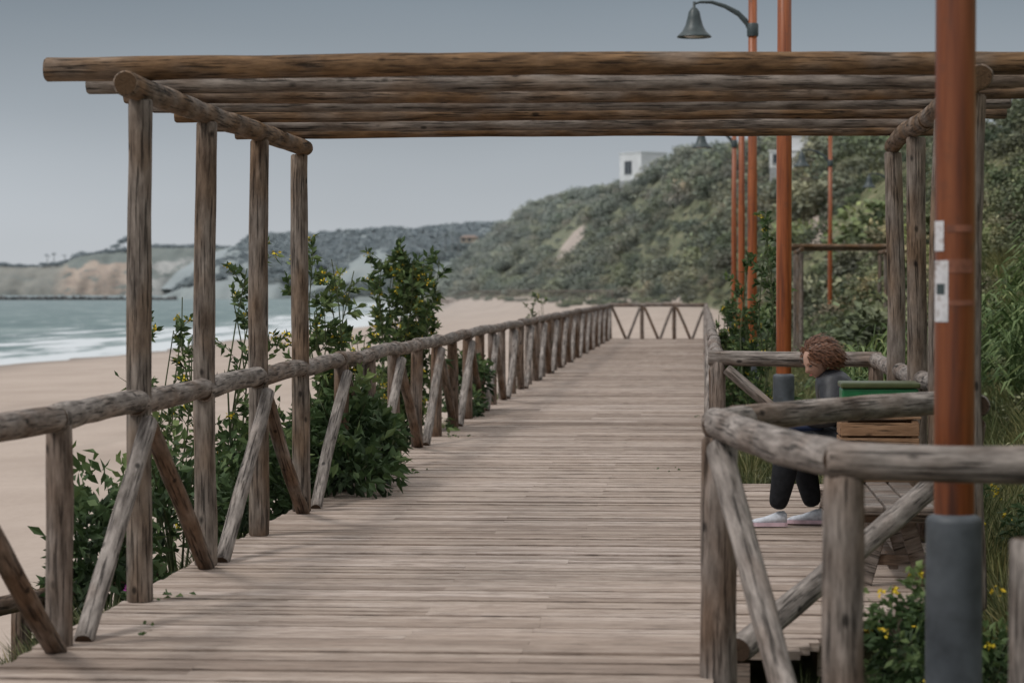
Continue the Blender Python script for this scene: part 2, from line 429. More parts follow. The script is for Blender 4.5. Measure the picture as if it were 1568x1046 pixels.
# ---------------------------------------------------------------- lathe / lamps
def lathe(name,prof,mat,loc=(0,0,0),seg=24,parent=None):
    V=[];F=[]
    for r,z in prof:
        for j in range(seg):
            a=2*math.pi*j/seg; V.append((loc[0]+r*math.cos(a),loc[1]+r*math.sin(a),loc[2]+z))
    for k in range(len(prof)-1):
        for j in range(seg):
            a=k*seg+j;b=k*seg+(j+1)%seg; F.append((a,b,b+seg,a+seg))
    return npmesh(name,V,F,mat,smooth=True,parent=parent)
def orange_mat(nm,k):
    t=NT(nm); g=t.n('ShaderNodeNewGeometry').outputs['Position']
    a=t.noise(t.mapping(g,(18,18,1.0)),1,5,.65); b=t.noise(g,9,4)
    s=lambda c: tuple(x*k for x in c)
    c=t.ramp(a,[(.28,s((.085,.020,.006))),(.48,s((.24,.060,.014))),(.72,s((.38,.115,.034)))])
    c=t.mix(t.maprange(b,.58,.74,0,.55),c,s((.10,.045,.025)))
    t.bsdf(c,.38,.45,b,.08,.004); return t.m
ORG=orange_mat('rusty_orange_paint',1.0); ORG2=orange_mat('dark_rust_paint',.62)
GAL=simple('galvanised_grey',(.065,.073,.082),.55,.4,6,.45)
DK=simple('lamp_dark_metal',(.035,.05,.052),.45,.5,12,.25)
t=NT('paper_sticker'); g_=t.n('ShaderNodeNewGeometry').outputs['Position']
t.bsdf(t.ramp(t.noise(g_,22,5,.7),[(.35,(.50,.49,.50)),(.5,(.62,.61,.62)),(.66,(.25,.20,.18))]),.7,.2); PAP=t.m
TAPE=simple('faded_tape',(.22,.085,.05),.6,.3,20,.3)
GLASS=simple('lamp_glass',(.45,.45,.42),.3,.5)
def lamp(x,y,h=6.75,zg=-.35,r=.074,mat=ORG):
    root=empty('street_lamp')
    lathe('grey_base',[(.0,0),(.125,0),(.125,.03),(.106,.05),(.104,1.10+0.02),(.104,1.15),(.098,1.168),(r,1.18)],GAL,(x,y,zg),24,root)
    lathe('pole',[(r,0),(r,2.6),(r*.93,2.62),(r*.9,h-1.0),(r*.88,h-1),(.0,h-1+.03)],mat,(x,y,zg+1.15),24,root)
    z=5.98
    pts=[(-.89,z+.02),(-.80,z+.05),(-.62,z+.045),(-.42,z-.02),(-.22,z-.13),(-.10,z-.26),(-.03,z-.40)]
    rad=[.018,.022,.026,.032,.042,.05,.055]
    V=[];F=[];sg=8
    for (dx,zz),rr in zip(pts,rad):
        for j in range(sg):
            a=2*math.pi*j/sg; V.append((x+dx+rr*.6*math.sin(a)*.5,y+.02*math.cos(a),zz+rr*math.sin(a)))
    for k in range(len(pts)-1):
        for j in range(sg):
            a=k*sg+j;b=k*sg+(j+1)%sg;F.append((a,b,b+sg,a+sg))
    npmesh('arm',V,F,DK,smooth=True,parent=root)
    lathe('collar',[(r+.012,0),(r+.014,.02),(r+.014,.18),(r,.2)],DK,(x,y,z-.48),20,root)
    bx=x-.89
    lathe('bell_shade',[(.0,.06),(.022,.055),(.022,-.03),(.05,-.05),(.085,-.10),(.105,-.2),(.135,-.31),(.185,-.40),(.245,-.455),(.262,-.475),(.262,-.49),(.24,-.48),(.17,-.41),(.10,-.25)],DK,(bx,y,z),28,root)
    lathe('lens',[(.0,-.50),(.12,-.485),(.2,-.455),(.22,-.45)],GLASS,(bx,y,z),24,root)
    return root
L1=lamp(.93,9.55,zg=-.36,mat=ORG2); L2=lamp(.79,25.0); lamp(.76,39.3); lamp(.82,54,r=.07); lamp(.86,70,r=.07); lamp(4.0,81,r=.07); lamp(7.2,98,zg=1.5,r=.07)
def patch(name,r,a0,a1,z0,z1,mat,x=.93,y=9.55):
    V=[];F=[];n=8
    for z in (z0,z1):
        for i in range(n+1):
            a=math.radians(a0+(a1-a0)*i/n); V.append((x+r*math.cos(a),y+r*math.sin(a),z))
    for i in range(n): F.append((i,i+1,i+n+2,i+n+1))
    npmesh(name,V,F,mat,smooth=True,parent=L1)
patch('sticker_a',.0765,190,232,1.79,1.90,PAP); patch('sticker_b',.0765,192,246,1.53,1.755,PAP)
patch('tape_a',.0758,240,320,1.86,1.885,TAPE); patch('tape_b',.0758,235,325,1.71,1.76,TAPE); patch('tape_c',.0758,245,330,1.59,1.61,TAPE)
patch('label_print',.0772,205,236,1.63,1.67,DK)

# ---------------------------------------------------------------- foliage
def leaf_mat(name,stops,objrand=None,haze=None,trans=.25,patches=False):
    t=NT(name); sh=t.attr('shade').outputs['Fac']
    c=t.ramp(sh,stops)
    if objrand:
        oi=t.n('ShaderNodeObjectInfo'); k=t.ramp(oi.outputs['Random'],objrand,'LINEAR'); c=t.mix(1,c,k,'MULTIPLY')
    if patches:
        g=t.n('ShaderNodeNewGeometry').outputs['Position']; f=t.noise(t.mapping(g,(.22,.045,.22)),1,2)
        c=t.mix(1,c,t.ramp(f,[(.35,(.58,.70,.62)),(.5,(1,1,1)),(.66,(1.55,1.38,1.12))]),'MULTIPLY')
    if haze: c=t.hazed(c,*haze)
    p=t.bsdf(c,.6,.25)
    if trans:
        tr=t.n('ShaderNodeBsdfTranslucent'); t.l(c,tr.inputs[0]); ms=t.n('ShaderNodeMixShader'); ms.inputs[0].default_value=trans
        t.l(p.outputs[0],ms.inputs[1]); t.l(tr.outputs[0],ms.inputs[2]); t.l(ms.outputs[0],t.out.inputs[0])
    return t.m
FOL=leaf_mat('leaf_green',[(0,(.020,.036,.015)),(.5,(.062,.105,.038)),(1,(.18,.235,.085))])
YEL=leaf_mat('yellow_petals',[(0,(.55,.36,.02)),(1,(.75,.60,.05))],trans=0)
PUR=leaf_mat('purple_petals',[(0,(.25,.02,.2)),(1,(.4,.05,.32))],trans=0)
STEM=simple('plant_stem',(.07,.085,.04),.7,.2)
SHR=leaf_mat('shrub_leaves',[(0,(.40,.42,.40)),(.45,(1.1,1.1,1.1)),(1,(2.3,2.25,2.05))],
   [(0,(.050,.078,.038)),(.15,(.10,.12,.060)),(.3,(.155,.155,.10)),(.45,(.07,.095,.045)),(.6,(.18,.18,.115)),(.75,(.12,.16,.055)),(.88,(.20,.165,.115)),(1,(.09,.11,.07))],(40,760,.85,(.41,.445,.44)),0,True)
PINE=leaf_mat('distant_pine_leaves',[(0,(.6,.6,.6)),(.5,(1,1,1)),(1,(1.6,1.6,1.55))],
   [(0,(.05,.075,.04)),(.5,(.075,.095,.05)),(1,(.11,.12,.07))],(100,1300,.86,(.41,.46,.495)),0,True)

class LB:
    def __init__(s): s.V=[];s.F=[];s.M=[];s.S=[];s.n=0
    def leaves(s,base,dir_,L,W,shade,mi=0,fold=.2):
        base=np.asarray(base,float).reshape(-1,3);dir_=np.asarray(dir_,float).reshape(-1,3);n=len(base)
        dir_=dir_/np.maximum(np.linalg.norm(dir_,axis=1,keepdims=True),1e-6)
        r=rng.normal(size=(n,3)); side=np.cross(dir_,r); side/=np.maximum(np.linalg.norm(side,axis=1,keepdims=True),1e-6)
        nrm=np.cross(side,dir_)
        L=np.broadcast_to(np.asarray(L,float),(n,))[:,None]*rng.uniform(.7,1.25,(n,1)); W=np.broadcast_to(np.asarray(W,float),(n,))[:,None]
        mid=base+dir_*L*.45+nrm*L*fold*.5
        tip=base+dir_*L-np.array([0,0,1])*L*.15
        V=np.stack([base,mid+side*W*.5,tip,mid-side*W*.5],1).reshape(-1,3)
        k=np.arange(n)*4+s.n; F=np.stack([k,k+1,k+2,k+3],1)
        s.V.append(V);s.F.append(F);s.M.append(np.full(n,mi));s.S.append(np.broadcast_to(np.asarray(shade,float),(n,)));s.n+=4*n
    def blade(s,pts,w,shade,mi=0,side=None):
        pts=np.asarray(pts,float);n=len(pts)
        if side is None:
            a=rng.uniform(0,6.28);side=np.array([math.cos(a),math.sin(a),0])
        ws=w*np.array([.7]+[1]*(n-2)+[.08]) if n>2 else w*np.array([1,.1])
        V=np.concatenate([pts-side*ws[:,None]/2,pts+side*ws[:,None]/2])
        k=np.arange(n-1); F=np.stack([k,k+1,k+1+n,k+n],1)+s.n
        s.V.append(V);s.F.append(F);s.M.append(np.full(n-1,mi));s.S.append(np.full(n-1,shade));s.n+=2*n
    def tube(s,pts,r0,r1,mi=1,sg=5):
        pts=np.asarray(pts,float);n=len(pts);V=[]
        for i in range(n):
            r=r0+(r1-r0)*i/(n-1)
            d=pts[min(i+1,n-1)]-pts[max(i-1,0)];d=d/np.linalg.norm(d)
            u=np.cross(d,[.3,.9,.1]);u/=np.linalg.norm(u);w=np.cross(d,u)
            for j in range(sg):
                a=6.283*j/sg;V.append(pts[i]+(u*math.cos(a)+w*math.sin(a))*r)
        F=[(i*sg+j+s.n,i*sg+(j+1)%sg+s.n,(i+1)*sg+(j+1)%sg+s.n,(i+1)*sg+j+s.n) for i in range(n-1) for j in range(sg)]
        s.V.append(np.array(V));s.F.append(np.array(F));s.M.append(np.full(len(F),mi));s.S.append(np.full(len(F),.4));s.n+=len(V)
    def obj(s,name,mats,link=True,parent=None):
        return npmesh(name,np.concatenate(s.V),np.concatenate(s.F),mats,fattr={'shade':np.concatenate(s.S)},mi=np.concatenate(s.M),link=link,parent=parent)
def rdir(n):
    v=rng.normal(size=(n,3));return v/np.linalg.norm(v,axis=1,keepdims=True)
def bush_leaves(lb,c,rad,n,leaf,asp=.45,clumps=18,mi=0,low=-.2,shoff=0):
    c=np.array(c,float);rad=np.array(rad,float)
    cd=rdir(clumps);cd[:,2]=np.abs(cd[:,2])*1.0+low*rng.random(clumps)
    cr=rng.uniform(.5,.95,(clumps,1));cc=cd*cr; csh=rng.uniform(-.2,.2,clumps)
    k=rng.integers(0,clumps,n)
    off=rdir(n)*rng.uniform(.12,.42,(n,1))
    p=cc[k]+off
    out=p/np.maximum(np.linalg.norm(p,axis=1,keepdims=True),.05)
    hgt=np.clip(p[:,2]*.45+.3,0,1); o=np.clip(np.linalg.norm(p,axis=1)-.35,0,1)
    sh=np.clip(.15+.45*hgt*o*2+.25*off[:,2]/.4+csh[k]+rng.uniform(-.12,.12,n)+shoff,0,1)  # painted shading: leaves baked darker low and inside, lighter on clump tops
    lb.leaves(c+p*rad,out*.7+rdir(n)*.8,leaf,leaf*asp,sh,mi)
def stemplant(lb,base,top,nb,leaf,asp=.42,branch=.25,flow=0,leaf_mi=0,stem_mi=1,fl_mi=2,lpb=14,r=.012,shoff=0):
    base=np.array(base,float);top=np.array(top,float); L=np.linalg.norm(top-base)
    n=7;ph=rng.uniform(0,6,2)
    pts=[base+(top-base)*t_+np.array([math.sin(t_*4+ph[0]),math.cos(t_*5+ph[1]),0])*.05*L*math.sin(t_*2.6) for t_ in np.linspace(0,1,n)]
    lb.tube(pts,r,r*.35,stem_mi)
    pts=np.array(pts)
    for b in range(nb):
        t_=rng.uniform(.25,1)
        i=min(int(t_*(n-1)),n-2);p=pts[i]+(pts[i+1]-pts[i])*(t_*(n-1)-i)
        d=rdir(1)[0];d[2]=abs(d[2])*.9+.25;d/=np.linalg.norm(d);bl=branch*rng.uniform(.5,1.3)*(1.2-.5*t_)
        q=[p,p+d*bl*.5+np.array([0,0,.02]),p+d*bl+np.array([0,0,.05*bl])]
        lb.tube(q,r*.35,r*.18,stem_mi,4)
        q=np.array(q);m=lpb
        tt=rng.uniform(.15,1.05,m)[:,None]; pp=q[0]+(q[2]-q[0])*tt
        dd=d*.8+rdir(m)*.9;dd[:,2]+=.1
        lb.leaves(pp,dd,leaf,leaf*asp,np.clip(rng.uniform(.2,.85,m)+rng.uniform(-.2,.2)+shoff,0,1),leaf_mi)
        if flow and rng.random()<flow:
            m2=9;lb.leaves(q[2]+rng.normal(size=(m2,3))*.014,rdir(m2)+[0,0,.5],.030,.02,rng.random(m2),fl_mi)

def hx(x,y): return float(hz(x,y))
def fl_shrub(name,x,y,top,spread,nst,nb,leaf=.11,flow=.5,bm=0,lpb=12,shoff=0,gz=None):
    lb=LB(); g0=hx(x,y) if gz is None else gz
    for i in range(nst):
        a=rng.uniform(0,6.28);rr=rng.uniform(.2,1)*spread
        tp=top-(rr/spread)**2*.35*(top-g0)*rng.uniform(.2,1)
        stemplant(lb,(x+.1*math.cos(a),y+.1*math.sin(a),g0-.05),(x+rr*math.cos(a),y+rr*1.4*math.sin(a),tp),nb,leaf,flow=flow,lpb=lpb,shoff=shoff)
    if bm: bush_leaves(lb,(x,y,g0+.25),(spread*1.1,spread*1.5,.6),bm,leaf)
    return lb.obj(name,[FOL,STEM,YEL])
fl_shrub('flowering_shrub',-3.62,19.4,1.92,.30,8,10,.085,.5)
fl_shrub('flowering_shrub',-3.95,18.8,1.45,.24,6,8,.08,.5)
fl_shrub('flowering_shrub',-3.36,22.6,2.02,.34,9,11,.11,.5,shoff=.08)
fl_shrub('flowering_shrub',-3.38,29.6,2.12,.50,19,14,.125,.5,300,shoff=.08)
fl_shrub('flowering_shrub',-3.55,26.5,1.2,.4,6,9,.09,.3)
fl_shrub('flowering_shrub',.66,27.5,2.38,.2,6,12,.09,.2)
fl_shrub('flowering_shrub',.45,33,1.45,.32,12,12,.10,.15,400)
fl_shrub('flowering_shrub',-3.3,52,1.6,.2,5,8,.09,.2)
def leafy(name,parts,n,leaf,fl=0,mats=None,flm=2,asp=.45,shoff=0):
    lb=LB()
    tot=sum(p[3]*p[4]*p[5] for p in parts)
    for (x,y,z,rx,ry,rz_) in parts:
        k=int(n*rx*ry*rz_/tot); bush_leaves(lb,(x,y,z),(rx,ry,rz_),k,leaf,asp,clumps=26,low=-.9,shoff=shoff)
        if fl:
            m=fl; d=rdir(m);d[:,2]=np.abs(d[:,2]); pos=np.array([x,y,z])+d*np.array([rx,ry,rz_])*1.1
            for q in pos: lb.leaves(q+rng.normal(size=(7,3))*.010,rdir(7)+[0,0,.4],.024,.018,rng.random(7),flm)
    for (x,y,z,rx,ry,rz_) in parts:
        for i in range(6):
            a=rng.uniform(0,6.28); lb.tube([(x,y,z-rz_),(x+rx*.3*math.cos(a),y+ry*.3*math.sin(a),z),(x+rx*.8*math.cos(a),y+ry*.8*math.sin(a),z+rz_*.6)],.012,.004)
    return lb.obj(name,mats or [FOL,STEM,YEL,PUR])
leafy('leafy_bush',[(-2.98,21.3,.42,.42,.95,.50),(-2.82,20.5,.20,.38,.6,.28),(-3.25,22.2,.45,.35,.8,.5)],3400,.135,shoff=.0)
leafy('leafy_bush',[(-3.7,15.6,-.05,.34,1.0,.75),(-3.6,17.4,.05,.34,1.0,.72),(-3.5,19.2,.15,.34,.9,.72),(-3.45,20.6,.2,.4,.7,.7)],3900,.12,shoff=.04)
leafy('leafy_bush',[(-3.18,34.2,.45,.36,.9,.48),(-3.05,33,.15,.25,.6,.22)],1300,.12)
leafy('leafy_bush',[(-3.25,10.4,-.12,.22,.5,.28),(-3.9,12.2,-.75,.35,.6,.4)],700,.08)
leafy('purple_flower_plant',[(-3.22,14.6,-.1,.10,.35,.10)],200,.05,3,[FOL,STEM,PUR,PUR])
leafy('yellow_flower_bush',[(.97,11.3,.02,.26,.40,.40),(1.3,11.9,-.05,.3,.4,.3),(.85,10.4,-.30,.26,.3,.34),(1.25,10.2,-.3,.3,.3,.3)],4600,.06,16,asp=.5,shoff=.14)
leafy('yellow_flower_bush',[(1.95,20.5,.0,.35,1.5,.30),(2.3,16,.1,.5,1.5,.5),(2.0,12.5,-.05,.4,.9,.45)],5200,.075,22,asp=.4,shoff=.03)

lb=LB()
for (x,y,m) in ((-2.62,22.9,22),(-2.85,13.5,14),(-2.72,28.5,16),(-2.7,12.1,5),(-.3,23.4,4),(.0,33,10)):
    p=np.array([x,y,.008])+rng.normal(size=(m,3))*[.07,.14,.0]; d=rdir(m)*[1,1,.3]+[0,0,.2]; lb.leaves(p,d,.045,.022,rng.uniform(.3,.8,m))
lb.obj('deck_weeds',[FOL])
def src(name,fn,k):
    c=bpy.data.collections.new(name)
    for i in range(k):
        o=fn(i); c.objects.link(o)
    return c
def mk_bush(i):
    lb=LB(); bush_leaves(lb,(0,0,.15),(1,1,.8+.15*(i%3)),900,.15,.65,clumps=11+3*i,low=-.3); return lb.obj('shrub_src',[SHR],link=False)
def mk_pine(i):
    lb=LB(); bush_leaves(lb,(0,0,.55),(1,1,.45),420,.26,.7,clumps=14,low=-.5); lb.tube([(0,0,-1),(0,0,.5)],.08,.05,0); return lb.obj('pine_src',[PINE],link=False)
GR=leaf_mat('grass_blades',[(0,(.035,.05,.02)),(.5,(.12,.135,.055)),(1,(.32,.29,.16))],[(0,(.75,.85,.7)),(.5,(1,1,1)),(1,(1.3,1.15,.9))],trans=.15)
REED=leaf_mat('reed_leaves',[(0,(.035,.06,.022)),(.5,(.11,.16,.06)),(1,(.29,.33,.16))],[(0,(.75,.85,.75)),(1,(1.2,1.15,1))],trans=.15)
def mk_grass(i):
    lb=LB()
    for b in range(110):
        a=rng.uniform(0,6.28);r=abs(rng.normal())*.10;h=rng.uniform(.18,.5);ln=rng.uniform(.05,.3)
        p=np.array([r*math.cos(a),r*math.sin(a),-.03]);d=np.array([math.cos(a),math.sin(a),0])
        lb.blade([p,p+d*ln*.3+[0,0,h*.6],p+d*ln+[0,0,h]],.011,float(np.clip(rng.normal(.45,.25),0,1)))
    return lb.obj('grass_src',[GR],link=False)
def mk_reed(i):
    lb=LB()
    for s_ in range(9):
        a=rng.uniform(0,6.28);r=rng.uniform(0,.3);h=rng.uniform(1.0,2.0);bx,by=r*math.cos(a),r*math.sin(a)
        lx_,ly_=rng.normal(size=2)*.12
        lb.tube([(bx,by,-.1),(bx+lx_*.4,by+ly_*.4,h*.5),(bx+lx_,by+ly_,h)],.012,.005,0)
        for q in range(13):
            tt=.25+.75*q/13;p=np.array([bx+lx_*tt,by+ly_*tt,h*tt]);a2=rng.uniform(0,6.28);d=np.array([math.cos(a2),math.sin(a2),0]);l=rng.uniform(.35,.6)
            lb.blade([p,p+d*l*.45+[0,0,l*.42],p+d*l*.8+[0,0,l*.38],p+d*l*1.1+[0,0,l*.1]],.042,float(np.clip(rng.normal(.5,.25),0,1)))
    return lb.obj('reed_src',[REED],link=False)
C_b=src('shrub_variants',mk_bush,5);C_p=src('pine_variants',mk_pine,4);C_g=src('grass_variants',mk_grass,4);C_r=src('reed_variants',mk_reed,3)
def scatter(name,P,sc,coll,zs=1.0,tilt=.15):
    P=np.asarray(P,float)
    me=bpy.data.meshes.new(name);me.vertices.add(len(P));me.vertices.foreach_set('co',P.astype(np.float32).ravel())
    a=me.attributes.new('scl','FLOAT','POINT');a.data.foreach_set('value',np.asarray(sc,dtype=np.float32))
    o=bpy.data.objects.new(name,me);SC.objects.link(o)
    ng=bpy.data.node_groups.new(name,'GeometryNodeTree')
    ng.interface.new_socket('Geometry',in_out='INPUT',socket_type='NodeSocketGeometry');ng.interface.new_socket('Geometry',in_out='OUTPUT',socket_type='NodeSocketGeometry')
    N=ng.nodes;gi=N.new('NodeGroupInput');go=N.new('NodeGroupOutput');ip=N.new('GeometryNodeInstanceOnPoints');ci=N.new('GeometryNodeCollectionInfo')
    ci.inputs['Collection'].default_value=coll;ci.inputs['Separate Children'].default_value=True;ci.inputs['Reset Children'].default_value=True
    rv=N.new('FunctionNodeRandomValue');rv.data_type='FLOAT_VECTOR';rv.inputs[0].default_value=(-tilt,-tilt,0);rv.inputs[1].default_value=(tilt,tilt,6.283)
    na=N.new('GeometryNodeInputNamedAttribute');na.data_type='FLOAT';na.inputs['Name'].default_value='scl'
    vm=N.new('ShaderNodeVectorMath');vm.operation='SCALE';vm.inputs[0].default_value=(1,1,zs)
    L=ng.links
    L.new(gi.outputs[0],ip.inputs['Points']);L.new(ci.outputs[0],ip.inputs['Instance']);ip.inputs['Pick Instance'].default_value=True
    L.new(rv.outputs[0],ip.inputs['Rotation'])
    at=[q for q in na.outputs if q.enabled and q.name=='Attribute'][0]
    L.new(at,vm.inputs['Scale']);L.new(vm.outputs[0],ip.inputs['Scale']);L.new(ip.outputs[0],go.inputs[0])
    m=o.modifiers.new('scatter','NODES');m.node_group=ng
    return o
def house_clear(x,y):
    a=(y>226)&(y<250)&(np.abs(x-8.6*y/240)<2.6)&(x>5.4)
    b=(y>425)&(y<475)&(x>-17)&(x<-6.5)
    return a|b|clearing(x,y)
n=7600
yy=rng.uniform(0,1,n)**.9*760+45
f_=foot_x(yy);c_=crest_x(yy)
tt=rng.uniform(-.02,1.3,n); xx=f_+(c_-f_)*tt
dens=vnoise(xx*2.2,yy*.6,9)
keep=(xx>f_)&~house_clear(xx,yy)&((dens>.0)|(rng.random(n)<.4))
xx,yy=xx[keep],yy[keep]
s_=np.clip(rng.lognormal(0,.55,len(xx))*np.interp(yy,[45,100,300,800],[.40,.58,1.05,1.7]),.2,3.3)
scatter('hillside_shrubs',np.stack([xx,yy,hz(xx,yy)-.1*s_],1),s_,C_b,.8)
n=150;yy=rng.uniform(180,520,n);xx=crest_x(yy)+rng.uniform(-2,9,n);s_=rng.uniform(1.3,2.6,n);k=~house_clear(xx,yy);xx,yy,s_=xx[k],yy[k],s_[k]
scatter('crest_trees',np.stack([xx,yy,hz(xx,yy)+.4],1),s_,C_b,.9)
scatter('umbrella_pines',[(2.2,300,20.6),(3.4,300,21.2),(.6,305,20.2),(11,225,14.6)],[2.6,2.2,2.0,1.8],C_b,.45)
n=700;yy=rng.uniform(9,100,n);xx=rng.uniform(2.2,9,n);k=xx<1.5+yy*.13+.8;xx,yy=xx[k],yy[k];s_=rng.uniform(.2,.6,len(xx))*np.interp(yy,[9,60],[.7,1.3])
scatter('slope_shrubs',np.stack([xx,yy,hz(xx,yy)-.05],1),s_,C_b,.9)
n=420;yy=rng.uniform(24,100,n);xx=rng.uniform(.6,3,n);s_=rng.uniform(.15,.42,len(xx))
scatter('verge_shrubs',np.stack([xx,yy,hz(xx,yy)],1),s_,C_b,.8)
n=240;yy=rng.uniform(240,700,n);q=rng.uniform(0,.3,n);xx=foot_x(yy)-(foot_x(yy)-shore_x(yy))*q;s_=rng.uniform(.3,.9,n)
scatter('dune_shrubs',np.stack([xx,yy,hz(xx,yy)],1),s_,C_b,.6)
n=4600;yy=7+rng.random(n)**1.5*70;xx=1.6+rng.random(n)*(1.2+yy*.11)
P1=np.stack([xx,yy,hz(xx,yy)],1)
n=700;yy=rng.uniform(5,11.6,n);xx=rng.uniform(.3,3,n);P2=np.stack([xx,yy,hz(xx,yy)],1)
n=1300;yy=rng.uniform(8,80,n);xx=rng.uniform(-4.6,-3.25,n);P3=np.stack([xx,yy,hz(xx,yy)],1)
n=900;yy=rng.uniform(22,86,n);xx=rng.uniform(.3,1.8,n);P4=np.stack([xx,yy,hz(xx,yy)],1)
P=np.concatenate([P1,P2,P3,P4]);s_=np.concatenate([rng.uniform(.5,1.1,len(P1)),rng.uniform(.4,.8,len(P2)),rng.uniform(.4,.9,len(P3)),rng.uniform(.5,1.1,len(P4))])
scatter('grass',P,s_,C_g)
RP=[];RS=[]
for (x,y,k,sx_,sy_,sc) in ((2.0,28,12,.35,1.5,.7),(3.7,29,16,.4,2.5,.85),(3.0,21,7,.25,1.5,.55),(2.6,34,10,.4,2,.7)):
    for i in range(k):
        xx_=x+random.gauss(0,sx_);yy_=y+random.gauss(0,sy_);RP.append((xx_,yy_,hx(xx_,yy_)));RS.append(sc*random.uniform(.7,1.15))
scatter('reeds',RP,RS,C_r)

# ---------------------------------------------------------------- distant headlands
def ridge(name,pts,D,depth,mat,steep=1.0,base=SEA,rows=14,back=600,nz=1.5,yn=1.):
    px=[p[0] for p in pts];pz=[p[1] for p in pts]
    X=np.linspace(px[0],px[-1],220);ZT=np.interp(X,px,pz)
    V=[];R=rows+2
    for k in range(R):
        t_=min(k/rows,1)
        for i,x in enumerate(X):
            prof=t_**steep
            zz=base+(ZT[i]-base)*prof
            yy=D+depth*t_+yn*(math.sin(x*.09+t_)*.5+mn.noise(Vector((x*.03,t_*2,3)))*1.5+mn.noise(Vector((x*.12,t_*2,7)))*.9)*depth*.12+ (0 if k<=rows else back*(k-rows))
            zz+=mn.noise(Vector((x*.05,t_*6,1)))*nz*(1 if 0<t_<1 else .3)
            V.append((x*(yy/D if k>rows else 1),yy,zz))
    n=len(X);F=[(k*n+i,k*n+i+1,(k+1)*n+i+1,(k+1)*n+i) for k in range(R-1) for i in range(n-1)]
    return npmesh(name,V,F,mat,smooth=True)
t=NT('cliff_rock');g=t.n('ShaderNodeNewGeometry').outputs['Position'];sp=t.n('ShaderNodeSeparateXYZ');t.l(g,sp.inputs[0])
a=t.noise(t.mapping(g,(.13,.02,.24)),1,6,.72);b=t.noise(t.mapping(g,(.05,.01,.12)),1,5,.65)
rock=t.ramp(a,[(.3,(.22,.14,.09)),(.5,(.40,.27,.18)),(.7,(.48,.36,.26))])
rock=t.mix(t.maprange(sp.outputs['X'],-412,-395),rock,t.ramp(a,[(.35,(.24,.225,.20)),(.6,(.42,.395,.36))]))
gr=t.ramp(a,[(.3,(.07,.085,.06)),(.7,(.14,.145,.105))])
zz=t.math('ADD',sp.outputs['Z'],t.math('MULTIPLY',t.math('SUBTRACT',b,.5),30))
f=t.maprange(zz,17.5,20.5)
left=t.maprange(sp.outputs['X'],-466,-452,1,0); f=t.math('MAXIMUM',f,t.math('MULTIPLY',left,.75))
f=t.math('MAXIMUM',f,t.maprange(b,.53,.58,0,.85))
c=t.mix(f,rock,gr);c=t.mix(.34,c,(.36,.41,.445));t.bsdf(c,.9,.05,a,.6,2)  # even blue-grey distance haze painted into rock and green
CL=[(-620,19),(-521,19),(-493,17),(-466,19),(-454,24),(-438,27),(-420,29),(-402,31.5),(-356,31),(-319,29),(-270,26),(-230,20)]
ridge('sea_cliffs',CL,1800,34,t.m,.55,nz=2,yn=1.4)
t=NT('headland_ground');g=t.n('ShaderNodeNewGeometry').outputs['Position']
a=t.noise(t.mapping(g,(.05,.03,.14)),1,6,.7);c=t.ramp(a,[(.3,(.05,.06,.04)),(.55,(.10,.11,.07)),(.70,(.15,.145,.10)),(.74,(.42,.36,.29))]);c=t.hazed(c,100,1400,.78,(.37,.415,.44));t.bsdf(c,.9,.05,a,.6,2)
HG=t.m
HP=[(-248,2),(-240,14),(-231,22),(-225,27),(-200,27),(-182,28),(-158,30),(-145,29),(-130,31),(-109,32),(-87,33),(-66,30),(-38,28),(60,28)]
BP=[(-135,0),(-118,3.5),(-104,9),(-88,15.5),(-72,21),(-63,23),(-49,24.5),(0,25),(80,25)]
ridge('headland',HP,1150,130,HG,.75)
ridge('background_hill',BP,860,60,HG,.8)
def ridge_scatter(name,pts,D,depth,n,s0,s1,steep,base=SEA,t0=.15):
    px=[p[0] for p in pts];pz=[p[1] for p in pts]
    x=rng.uniform(px[0],px[-1],n);tt=rng.uniform(t0,1,n)**.7;tt[:n//5]=rng.uniform(.97,1.05,n//5)
    z=base+(np.interp(x,px,pz)-base)*np.minimum(tt,1)**steep
    s_=rng.uniform(s0,s1,n);scatter(name,np.stack([x,D+depth*tt,z],1),s_,C_p,1.0)
ridge_scatter('distant_pines',HP[:-2],1150,130,1700,1.4,3.6,.75,t0=.08)
ridge_scatter('background_hill_trees',BP[:-2],860,60,800,1.0,2.6,.8,t0=.05)
ridge_scatter('clifftop_trees',CL[1:-2],1800,40,300,1.6,3.4,.55,t0=.9)
scatter('clifftop_grove',[(-428,1850,31),(-423,1850,34),(-418,1850,36),(-413,1850,34),(-408,1850,33),(-364,1850,33),(-360,1850,34),(-454,1850,25)],[4,4,5,4,3,3,3,4],C_p)
STEM2=simple('palm_trunk',(.22,.23,.23),.9,.1)
def palm(x,y,z,h,s):
    lb=LB();lb.tube([(x,y,z-1),(x+.1*s,y,z+h*.5),(x,y,z+h)],.28*s,.2*s,1)
    for i in range(34):
        d=rdir(1)[0];d[2]=abs(d[2])*.8-.15;d/=np.linalg.norm(d);p=np.array([x,y,z+h]);l=2.4*s
        lb.blade([p,p+d*l*.5+[0,0,.25*s],p+d*l+[0,0,-.5*s]],.5*s,float(rng.random()))
    return lb.obj('palm_tree',[PINE,STEM2])
for x,h in ((-481,5.5),(-476,6.5),(-468,5.5),(-461,6)): palm(x,1855,20.5,h,1.1)
for x,h in ((-91,4.5),(-88.5,5.5),(-86.5,4.5)): palm(x,905,16,h,.8)
mbk=MB()
for i in range(170):
    x=-352+i*.8+random.uniform(-.4,.4);R=Matrix.Rotation(random.uniform(0,3),3,'Z')@Matrix.Rotation(random.uniform(-.5,.5),3,'X')
    mbk.box((x,1040+random.uniform(-2,2),SEA+random.uniform(.1,.7)),(random.uniform(1.2,2.6),random.uniform(1.5,3),random.uniform(.8,1.5)),R)
